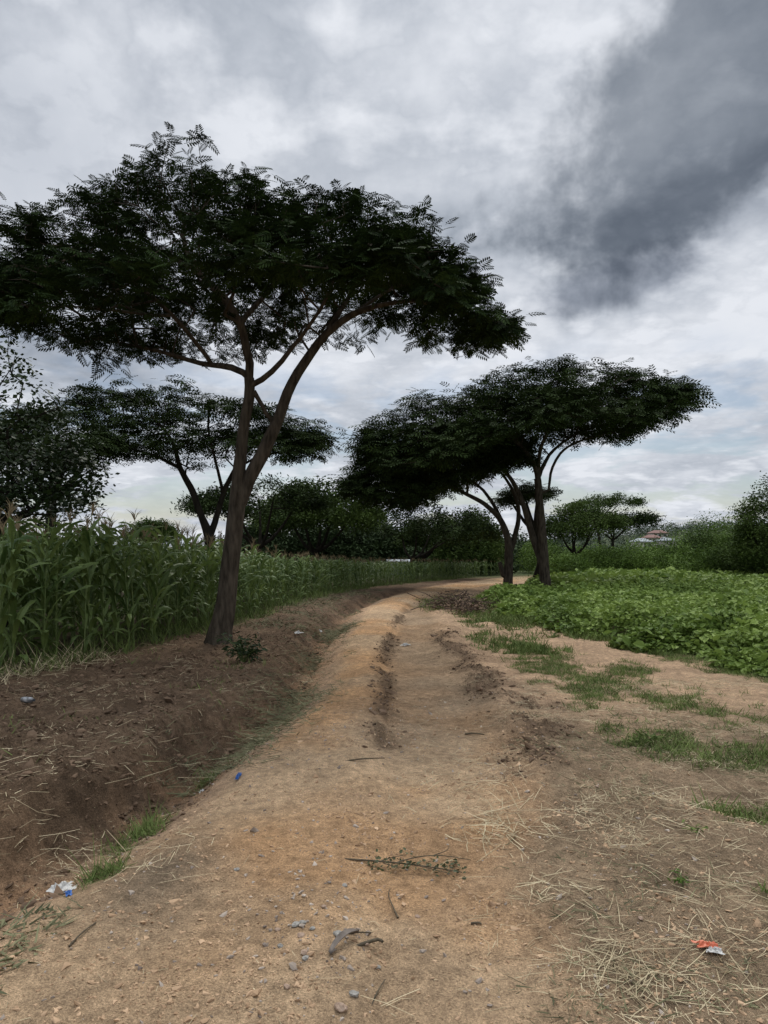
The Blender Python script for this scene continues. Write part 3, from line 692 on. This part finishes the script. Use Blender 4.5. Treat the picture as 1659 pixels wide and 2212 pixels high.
x,y=samp(3000,-3.5,-1.2,4,11,lambda x,y:(x<eL(y)-.3)*sst(.6,.7,fbm(x*2,y*2,3,93)));p5=blades(x,y,.07,.006,lambda r,n:r.uniform(.2,2.0,n),5)
V,F=merge([p1,p2,p3,p4,p5]);o=mkobj('grass',V,F,[M_grass]);tag(o,'short green grass and weeds in patches','grass',kind='stuff')
flatup=lambda r,n:r.normal(.02,.10,n)
def straw(cx,cy,sx,sy,n,L_,w=.0028,ln=.015): 
    x=r.normal(cx,sx,n);y=r.normal(cy,sy,n);return blades(x,y,L_,w,flatup,int(r.integers(1e6)),ln,ST,SF,.6)
S=[straw(.68,4.1,.13,.16,190,.18,.0038),straw(.92,2.75,.11,.12,170,.13),straw(.83,3.4,.1,.1,100,.1),straw(1.6,3.3,.25,.4,260,.14),straw(1.3,2.8,.2,.2,150,.13),straw(.62,4.9,.25,.4,180,.14),
   straw(.4,6.5,.3,.8,200,.14),straw(1.9,4.2,.5,.6,320,.16),straw(-1.15,3.75,.14,.2,60,.16),straw(-1.9,4.1,.15,.1,30,.2),straw(-.4,2.55,.4,.1,16,.12),straw(2.6,4.6,.5,.4,260,.16)]
x,y=samp(42000,.2,4.5,2.1,9,lambda x,y:sst(-.5,.6,x-eR(y))*(.03+.97*sst(.45,.66,fbm(x*2.2,y*2.2,4,81))),1.1);S.append(blades(x,y,.085,.0023,flatup,5,.010,ST,SF,.7))
x,y=samp(1100,-1.6,1.2,2.1,10,lambda x,y:.6+0*x);S.append(blades(x,y,.055,.0024,flatup,6,.003,ST,SF,.5))
x,y=samp(13000,-5,-.8,2.6,12,lambda x,y:(x<eL(y)-.1)*(x>cornE(y))*(.12+.88*sst(.47,.64,fbm(x*1.5,y*1.5,3,88))));S.append(blades(x,y,.11,.003,lambda r,n:r.normal(.03,.15,n),7,.008,ST,SF,.8))
x,y=samp(6000,-5.4,-3.3,5.5,10,lambda x,y:np.exp(-((x-cornE(y)-.15)/.35)**2),1);S.append(blades(x,y,.2,.006,lambda r,n:r.normal(.35,.45,n),8,.02,ST,SF))
V,F=merge(S);o=mkobj('straw',V,F,[M_dry]);tag(o,'scattered pale dry grass stalks on bare soil','straw',kind='stuff')
S=[]
x,y=samp(34000,-2.0,-.4,5.2,16,lambda x,y:np.exp(-((x-eL(y)+.32)/.34)**2)*(.1+.9*sst(.42,.58,fbm(x*1.3,y*1.0,3,83)+.04)));S.append(blades(x,y,.12,.006,lambda r,n:r.normal(.1,.22,n),9,.03))
x,y=samp(8000,-3.2,0,13,27,lambda x,y:(x<eL(y))*(x>cornE(y))*sst(.35,.6,fbm(x*1.3,y*1.0,3,84)));S.append(blades(x,y,.16,.012,lambda r,n:r.normal(.2,.35,n),10,.03))
x,y=samp(12000,.3,3.2,2.2,7,lambda x,y:sst(-.3,.2,x-eR(y))*sst(.45,.6,fbm(x*2.3,y*2.3,3,85)));S.append(blades(x,y,.07,.004,lambda r,n:r.normal(.1,.2,n),11,.012))
x,y=samp(1600,-2.1,-1.35,2.2,3.2,lambda x,y:.6+0*x);S.append(blades(x,y,.07,.010,lambda r,n:r.normal(.15,.3,n),12,.02))
V,F=merge(S);o=mkobj('cut_weeds',V,F,[M_cut]);tag(o,'wilted cut weeds lying in the ditch','weeds',kind='stuff')
def ico():
    t=(1+5**.5)/2;V=np.array([[-1,t,0],[1,t,0],[-1,-t,0],[1,-t,0],[0,-1,t],[0,1,t],[0,-1,-t],[0,1,-t],[t,0,-1],[t,0,1],[-t,0,-1],[-t,0,1]])/1.9
    F=np.array([[0,11,5],[0,5,1],[0,1,7],[0,7,10],[0,10,11],[1,5,9],[5,11,4],[11,10,2],[10,7,6],[7,1,8],[3,9,4],[3,4,2],[3,2,6],[3,6,8],[3,8,9],[4,9,5],[2,4,11],[6,2,10],[8,6,7],[9,8,1]])
    return V,[F]
IV,IF=ico();IV=IV*(1+np.random.default_rng(3).normal(0,.18,(12,1)))
def lumps(x,y,s,seed,flat=.6,sp=.5):
    r=np.random.default_rng(seed);n=len(x);sz=s*np.exp(r.normal(0,sp,n));az=r.uniform(0,6.28,n)
    M=basis(np.stack([np.cos(az),np.sin(az),r.normal(0,.4,n)],1),r.uniform(-.5,.5,n))
    S=np.stack([sz*r.uniform(.8,1.4,n),sz*r.uniform(.7,1.2,n),sz*flat*r.uniform(.7,1.2,n)],1)
    return scatter(IV,IF,np.stack([x,y,Hs(x,y)+sz*.1],1),M,S)
x,y=samp(36000,-.6,2.3,4.6,18,lambda x,y:darkband(x,y)**1.5*.7,1.2);a=lumps(x,y,.008,1,.6,.6)
x,y=samp(20000,-4.5,-1,2.5,13,lambda x,y:(x<eL(y)-.05)*(x>cornE(y))*(.15+.85*sst(.45,.65,fbm(x*1.5,y*1.5,3,87))),1);b=lumps(x,y,.009,2,.6,.6)
V,F=merge([a,b]);o=mkobj('soil_clods',V,F,[M_clod],smooth=False);tag(o,'crumbly dark soil clods along the ruts','soil',kind='stuff')
x,y=samp(26000,-2,2.2,2.1,8,lambda x,y:(x>eL(y))*(.15+.85*sst(.45,.62,fbm(x*2.5,y*2.0,3,89))),1.3);V,F=lumps(x,y,.0045,4,.6,.5)
o=mkobj('soil_crumbs',V,F,[M_crumb]);tag(o,'loose crumbs of orange soil on the track','soil',kind='stuff')
x,y=samp(14000,-1.6,1.8,2.1,8,lambda x,y:.06+.5*np.exp(-((x+.33)/.24)**2-((y-3.1)/.55)**2),1.4);V,F=lumps(x,y,.0058,3,.7,.45)
o=mkobj('gravel',V,F,[M_stone],smooth=False);tag(o,'small loose gravel on the dirt track','gravel',kind='stuff')
def g_at(px,py):
    d2=1.6*1550/(py-1185)
    for _ in range(3):
        x=wx(px,d2);z=h1(x,d2);d2=(1.6-z)*1550/(py-1185)
    x=wx(px,d2);return x,d2,h1(x,d2)
stm=[plainmat('stone_pink',(.25,.17,.12),(.42,.31,.23),60,.9,.5),plainmat('stone_grey',(.16,.15,.13),(.38,.36,.32),60,.9,.5)]
for q,(px,py,sz,k) in enumerate([(640,2000,.020,1),(655,1995,.013,1),(657,2060,.016,0),(650,2023,.015,0),(765,2150,.016,1),(903,1982,.012,0),(815,2092,.012,1),(512,1880,.013,1),(620,2133,.012,0),(735,2180,.022,0),(600,2010,.012,0),(675,2008,.011,1),(1385,1985,.012,0),(1290,1700,.014,0),(745,1915,.014,1),(660,2072,.013,1),(700,1960,.011,0),(730,2020,.018,1),(790,2040,.012,0),(605,2045,.011,1)]):
    r2=np.random.default_rng(q);x,y,z=g_at(px,py)
    bm=bmesh.new();bmesh.ops.create_icosphere(bm,subdivisions=2,radius=1)
    Vv=np.array([v.co[:] for v in bm.verts]);Ff=np.array([[v.index for v in f.verts] for f in bm.faces]);bm.free()
    Vv=Vv*(1+.8*(fbm(Vv[:,0]*1.5+q*7+9,Vv[:,1]*1.5+Vv[:,2]*1.3+9,2,q)-.5))[:,None]*np.array([1.2,.9,.6])*sz
    o=mkobj('stone',Vv,[Ff],[stm[k]],smooth=False);o.location=(x,y,z+sz*.25);o.rotation_euler=(0,0,r2.uniform(0,6.28))
    tag(o,['small pinkish stone lying on the track','small grey stone lying on the track'][k],'stone',group='stones on the track')
# ------------------------------------------------------------------ small things
M_twig=plainmat('twig',(.05,.04,.025),(.13,.10,.06),40,.8,.2);M_wilt=leafmat('wilted_leaf',(.035,.045,.018),(.10,.11,.045),.6,.1,nscale=20)
def along(pts,r0,r1,sides=6):
    S=spline(pts,.02);return tube(S,np.linspace(r0,r1,len(S)),sides)
root=bpy.data.objects.new('fallen_branch',None);x,y,z=g_at(850,1875);root.location=(x,y,z+.02);COL.objects.link(root);tag(root,'fallen thin branch with wilted leaves lying across track','branch')
pr=[along([(-.40,.05,.01),(-.2,.02,.012),(0,-.02,.015),(.2,-.07,.012),(.34,-.12,.01)],.007,.003),along([(0,-.02,.01),(.12,.03,.02),(.25,.05,.02),(.40,.02,.01)],.004,.002),along([(.1,-.03,.01),(.2,-.1,.015),(.29,-.14,.01)],.003,.0015),along([(.2,.045,.02),(.28,.09,.03),(.3,.15,.03)],.003,.0015),along([(-.1,-.01,.008),(0,.03,.02),(.07,.06,.02)],.003,.0015),along([(-.05,-.01,.008),(-.02,-.06,.02),(.04,-.09,.02)],.003,.0015)]
V,F=merge(pr);mkobj('stem',V,F,[M_twig],parent=root,smooth=True)
r=np.random.default_rng(5);n=150;t=r.random(n);P=np.stack([-.12+.48*t,r.normal(-.01,.05,n)-.05*t,r.uniform(.0,.025,n)],1)
az=r.uniform(0,6.28,n);V,F=scatter(LT,LF,P,basis(np.stack([np.cos(az),np.sin(az),r.normal(0,.3,n)],1),r.normal(0,.9,n)),r.uniform(.012,.028,n));mkobj('leaves',V,F,[M_wilt],parent=root)
x,y,z=g_at(745,2045);n=18;V=[];F=[]
for q in range(n):
    t=q/(n-1)
    cx=-.05+.10*t;cy=-.08+.16*t**.6;w=.013*math.sin(math.pi*min(.97,max(.06,t)))**.5+.002;tx=np.array([.10,.1/(t+.15)**.4,0]);tx/=np.linalg.norm(tx);sd=np.array([-tx[1],tx[0],0])
    c=np.array([cx,cy,.012+.018*math.sin(t*3.1)])
    V+=[c+sd*w+[0,0,.008],c-[0,0,.003],c-sd*w+[0,0,.008]]
    if q: b=(q-1)*3;F+=[[b,b+1,b+4,b+3],[b+1,b+2,b+5,b+4]]
o=mkobj('seed_pod',np.array(V),[np.array(F)],[plainmat('dry_pod',(.07,.055,.045),(.17,.14,.115),30,.6,.2)],smooth=True);o.location=(x,y,z+.004);sm=o.modifiers.new('t','SOLIDIFY');sm.thickness=.003;tag(o,'curled grey dry seed pod on the track','seed pod')
def stick(px,py,pts,r0,r1,label,name='stick'):
    x,y,z=g_at(px,py);V,F=along(pts,r0,r1);o=mkobj(name,V,F,[M_twig],smooth=True);o.location=(x,y,z+r0*.8);tag(o,label,'stick',group='sticks on the ground')
stick(795,2045,[(-.05,-.02,0),(-.01,.0,.006),(.04,.03,.004),(.06,.02,0)],.009,.006,'short knobbly brown stick on the track')
stick(775,2035,[(-.06,.05,0),(0,.045,.01),(.05,.06,.0)],.005,.003,'thin bent brown stick on the track')
stick(1025,1588,[(-.08,.01,.0),(0,0,.01),(.09,-.01,0)],.009,.005,'short dark stick on bare soil')
stick(1028,1998,[(-.02,.0,.0),(0.01,0,.004),(.025,-.005,0)],.006,.004,'short dark stick on the track')
stick(785,1645,[(-.15,-.03,0),(-.05,0,.01),(.08,.03,.01),(.16,.07,0)],.007,.004,'thin bent twig on the track')
stick(180,2020,[(-.02,-.09,0),(0,0,.01),(.015,.09,0)],.004,.003,'straight pale stalk on the verge')
stick(815,2150,[(-.02,-.07,0),(0,0,.006),(.03,.09,0)],.004,.002,'thin bent twig on the track')
stick(850,1960,[(.02,-.1,0),(0,-.02,.004),(-.02,.1,0),(-.015,.16,0)],.004,.002,'thin bent twig on the track')
def crumple(px,py,w,d,h,mat,label,seed,name='plastic_bag',cat='litter'):
    x,y,z=g_at(px,py);n=14;g=np.linspace(-.5,.5,n);A,B=np.meshgrid(g,g);a=A.ravel();b=B.ravel()
    k=fbm(a*6+seed*3+20,b*6+20,3,seed);k2=fbm(a*4+seed+40,b*4+30,2,seed+5)
    V=np.stack([a*w*(.4+1.2*k2),b*d*(.4+1.2*k),h*(k*1.6-.3)*(1.1-2*np.hypot(a,b)*.7)],1)
    ii=np.arange(n-1)[:,None]*n;jj=np.arange(n-1)[None];F=np.stack([ii+jj,ii+jj+1,ii+n+1+jj,ii+n+jj],2).reshape(-1,4)
    o=mkobj(name,V,[F],[mat]);o.location=(x,y,z+.008);o.rotation_euler=(0,0,seed);tag(o,label,cat,group='litter on the ground');s=o.modifiers.new('s','SOLIDIFY');s.thickness=.001
M_wp=plainmat('white_plastic',(.35,.34,.32),(.6,.59,.55),20,.5,.2);M_bp=plainmat('blue_plastic',(.02,.09,.30),(.05,.15,.42),20,.5,.1);M_op=plainmat('orange_plastic',(.5,.11,.05),(.62,.22,.13),20,.5,.1)
crumple(138,1915,.15,.11,.05,M_wp,'crumpled white plastic bag in the ditch',1)
crumple(148,1934,.05,.025,.02,M_bp,'torn blue plastic scrap in the ditch',2,'plastic_scrap')
crumple(515,1682,.03,.12,.04,M_bp,'small blue plastic wrapper beside the track',0,'plastic_scrap')
crumple(1528,2048,.08,.045,.03,M_op,'torn orange plastic wrapper among dry grass',3,'plastic_scrap')
crumple(1545,2060,.06,.04,.02,M_wp,'torn white plastic wrapper among dry grass',6,'plastic_scrap')
crumple(645,1383,.14,.1,.07,M_wp,'crumpled white plastic bag on dark soil',4)
crumple(690,1361,.12,.1,.07,M_wp,'crumpled white plastic bag in the ditch',5)
crumple(878,1396,.18,.1,.08,M_wp,'crumpled white plastic bag in the rut',7)
crumple(440,1703,.07,.05,.02,M_wp,'torn white plastic wrapper beside the track',8,'plastic_scrap')
root=bpy.data.objects.new('bottle',None);x,y,z=g_at(60,1523);root.location=(x,y,z+.03);root.rotation_euler=(0,math.radians(84),math.radians(-35));root.scale=(.8,.8,.8);COL.objects.link(root);tag(root,'discarded plastic bottle lying in dry grass','bottle')
zz=np.array([-.11,-.108,-.05,0,.05,.075,.095,.105,.12]);V,F=tube(np.stack([zz*0,zz*0,zz],1),[.002,.033,.035,.033,.035,.03,.015,.013,.013],14);mkobj('body',V,F,[plainmat('scuffed_plastic',(.05,.05,.055),(.5,.5,.5),14,.25,.1,.6)],parent=root,smooth=True)
V,F=tube([(0,0,.118),(0,0,.12),(0,0,.135),(0,0,.137)],[.001,.016,.016,.001],12);mkobj('cap',V,F,[M_dark],parent=root)
def sprout(px,py,w,h,n,fs,mat,label,seed,name='leafy_sprout'):
    x0,y0,z0=g_at(px,py);r=np.random.default_rng(seed);root=bpy.data.objects.new(name,None);root.location=(x0,y0,z0);COL.objects.link(root);tag(root,label,'plant')
    st=[];ends=[]
    for q in range(max(4,n//25)):
        a=r.uniform(0,6.28);e=np.array([math.cos(a)*w*.5*r.random()**.5,math.sin(a)*w*.5*r.random()**.5,h*r.uniform(.4,1)]);ends.append(e);st.append(tube([(0,0,-.02),e*[.4,.4,.6],e],[.006*h/.3,.004*h/.3,.002],4))
    V,F=merge(st);mkobj('stem',V,F,[M_stalk],parent=root)
    E=np.array(ends)[r.integers(len(ends),size=n)]*r.uniform(.4,1.05,(n,1))+r.normal(0,fs*.5,(n,3))*[1,1,.5];E[:,2]=np.abs(E[:,2]);az=r.uniform(0,6.28,n)
    V,F=scatter(LT*[1,.6,1],LF,E,basis(np.stack([np.cos(az),np.sin(az),r.normal(-.1,.4,n)],1),r.normal(0,.5,n)),fs*r.uniform(.6,1.3,n));mkobj('leaves',V,F,[mat],parent=root)
sprout(525,1432,.6,.40,330,.08,M_broad,'dark leafy sprout at the foot of tree',1)
sprout(1480,1915,.12,.09,26,.035,M_shrub,'small green weed sprouting from dry soil',2)
sprout(1500,1800,.12,.08,30,.03,M_grass,'small green weed sprouting from dry soil',4)
sprout(1610,1440,.5,.5,160,.1,M_bean,'leafy green weed at bean field edge',5)
sprout(1385,1610,.35,.14,150,.035,M_grass,'small green weed sprouting from dry soil',6)
root=bpy.data.objects.new('brush_pile',None);bx,by,bz=g_at(985,1325);root.location=(bx,by,bz);COL.objects.link(root);tag(root,'pile of cut brown brushwood beside the track','brush pile')
r=np.random.default_rng(8);pr=[]
for q in range(150):
    c=np.array([r.normal(.25,.4),r.normal(1.5,1.0),abs(r.normal(.08,.13))]);a=r.uniform(0,6.28);L_=r.uniform(.3,.8);d=np.array([math.cos(a),math.sin(a),r.normal(.15,.35)])*L_/2
    pr.append(tube([c-d,c+r.normal(0,.05,3),c+d],[.012,.009,.005],4))
V,F=merge(pr);mkobj('brushwood',V,F,[plainmat('brushwood',(.04,.027,.02),(.11,.075,.052),10,.9,.2)],parent=root)
n=2200;P=np.stack([r.normal(.25,.4,n),r.normal(1.4,1.0,n),np.abs(r.normal(.0,.15,n))],1);az=r.uniform(0,6.28,n);V,F=scatter(Q,QF,P,basis(np.stack([np.cos(az),np.sin(az),r.normal(0,.4,n)],1)),r.uniform(.04,.09,n));mkobj('dead_leaves',V,F,[M_clod],parent=root)
# ------------------------------------------------------------------ world
w=bpy.data.worlds.new("World");sc.world=w;w.use_nodes=True;nt=w.node_tree;nt.nodes.clear();N=nt.nodes.new;L=nt.links.new
tc=N('ShaderNodeTexCoord');sp=N('ShaderNodeSeparateXYZ');L(tc.outputs['Generated'],sp.inputs[0])
def mt(op,a,b=None,c=None):
    n=N('ShaderNodeMath');n.operation=op
    for i_,v in enumerate((a,b,c)):
        if v is None: continue
        if isinstance(v,(int,float)): n.inputs[i_].default_value=v
        else: L(v,n.inputs[i_])
    return n.outputs[0]
def ss(x,a,b,c=0.,d=1.):
    n=N('ShaderNodeMapRange');n.interpolation_type='SMOOTHSTEP'
    for k,v in zip(('From Min','From Max','To Min','To Max'),(a,b,c,d)): n.inputs[k].default_value=v
    L(x,n.inputs['Value']);return n.outputs['Result']
zc=mt('MAXIMUM',sp.outputs[2],0.0);dn=mt('ADD',zc,.18)
cb=N('ShaderNodeCombineXYZ');L(mt('DIVIDE',sp.outputs[0],dn),cb.inputs[0]);L(mt('DIVIDE',sp.outputs[1],dn),cb.inputs[1])
def nz(vec,s,d,r_,dist=0,off=(0,0,0)):
    mp=N('ShaderNodeMapping');mp.inputs['Location'].default_value=off;L(vec,mp.inputs[0])
    n=N('ShaderNodeTexNoise');n.inputs['Scale'].default_value=s;n.inputs['Detail'].default_value=d;n.inputs['Roughness'].default_value=r_;n.inputs['Distortion'].default_value=dist
    L(mp.outputs[0],n.inputs['Vector']);return n.outputs['Fac']
n1=nz(cb.outputs[0],1.4,4,.5,.2,(3.1,1.7,0));n2=nz(cb.outputs[0],6,5,.55,.1,(7,2,0));n3=nz(cb.outputs[0],1.6,5,.6,.2,(1,9,0));n4=nz(tc.outputs['Generated'],8,5,.58,.1,(2,2,5))
bil=mt('ABSOLUTE',mt('SUBTRACT',n2,.5));bil=mt('MULTIPLY',bil,2.2)
v=mt('ADD',mt('MULTIPLY',n1,.54),mt('MULTIPLY',n2,.13));v=mt('ADD',v,mt('MULTIPLY',n4,.22));v=mt('ADD',v,mt('MULTIPLY',bil,.18));v=mt('ADD',v,.02)
rp=N('ShaderNodeValToRGB');L(v,rp.inputs[0]);e=rp.color_ramp.elements
e[0].position=.36;e[0].color=(.40,.445,.515,1);e[1].position=.57;e[1].color=(.84,.87,.93,1)
m_=rp.color_ramp.elements.new(.46);m_.color=(.58,.62,.69,1)
sky=N('ShaderNodeTexSky');sky.sky_type='NISHITA';sky.sun_disc=False;sky.sun_elevation=math.radians(55);sky.sun_rotation=0
sk=N('ShaderNodeVectorMath');sk.operation='SCALE';L(sky.outputs[0],sk.inputs[0]);sk.inputs['Scale'].default_value=.085
gapf=mt('MULTIPLY',ss(n3,.46,.58),mt('MULTIPLY',ss(zc,.01,.05),ss(zc,.16,.30,1,0)))
mx=N('ShaderNodeMix');mx.data_type='RGBA';L(mt('MULTIPLY',gapf,.75),mx.inputs['Factor']);L(rp.outputs[0],mx.inputs['A']);L(sk.outputs[0],mx.inputs['B'])
def blob(cx,cy,cz,ax,bx,ang,soft=.5,nk=1.3):
    c=Vector((cx,cy,cz)).normalized();r_=Vector((c.y,-c.x,0)).normalized();u=r_.cross(c)
    ca,sa=math.cos(ang),math.sin(ang);A=r_*ca+u*sa;B=u*ca-r_*sa
    def dot(vv):
        n=N('ShaderNodeVectorMath');n.operation='DOT_PRODUCT';L(tc.outputs['Generated'],n.inputs[0]);n.inputs[1].default_value=vv;return n.outputs['Value']
    da=mt('DIVIDE',dot(A),ax);db=mt('DIVIDE',dot(B),bx)
    dd=mt('SQRT',mt('ADD',mt('MULTIPLY',da,da),mt('MULTIPLY',db,db)))
    dd=mt('ADD',dd,mt('MULTIPLY',mt('SUBTRACT',n4,.5),nk));dd=mt('ADD',dd,mt('MULTIPLY',mt('SUBTRACT',n1,.5),1.2))
    front=ss(dot(c),.2,.5)
    return mt('MULTIPLY',ss(dd,1-soft,1+soft*.4,1,0),front)
b1=blob(.46,1,.66,.27,.12,math.radians(40),.45,1.9);b2=blob(.32,1,.372,.12,.03,math.radians(10),.6,1.5);b3=blob(-.5,1,.55,.26,.28,.3,.9);b4=blob(.48,1,.49,.2,.05,.1,.7,1.6)
def tint(src,m,c):
    n=N('ShaderNodeMix');n.data_type='RGBA';n.blend_type='MULTIPLY';L(m,n.inputs['Factor']);L(src,n.inputs['A']);n.inputs['B'].default_value=(*c,1);return n.outputs['Result']
cc=mx.outputs['Result']
cc=tint(cc,b1,(.42,.445,.475));cc=tint(cc,b2,(.62,.64,.68));cc=tint(cc,b3,(.72,.74,.77));cc=tint(cc,b4,(.68,.70,.73))
f=ss(zc,.60,.92,.94,2.6)
sc2=N('ShaderNodeVectorMath');sc2.operation='SCALE';L(cc,sc2.inputs[0]);L(f,sc2.inputs['Scale'])
bg=N('ShaderNodeBackground');bg.inputs['Strength'].default_value=1.0;L(sc2.outputs[0],bg.inputs[0])
ow=N('ShaderNodeOutputWorld');L(bg.outputs[0],ow.inputs[0])
sl=bpy.data.lights.new('sun','SUN');sl.energy=1.5;sl.angle=math.radians(12);sl.color=(1,.95,.87)
so=bpy.data.objects.new('sun',sl);so.rotation_euler=(math.radians(-38),math.radians(8),0);COL.objects.link(so)
cam=bpy.data.cameras.new('camera');cam.lens=25.2;cam.sensor_width=36;cam.sensor_fit='AUTO';cam.shift_y=79/2212;cam.clip_end=3000;cam.clip_start=.05
co=bpy.data.objects.new('camera',cam);co.location=(0,0,1.6);co.rotation_euler=(math.radians(90),0,0);COL.objects.link(co);sc.camera=co
sc.view_settings.view_transform='Standard'
try: sc.view_settings.look='None'
except: pass
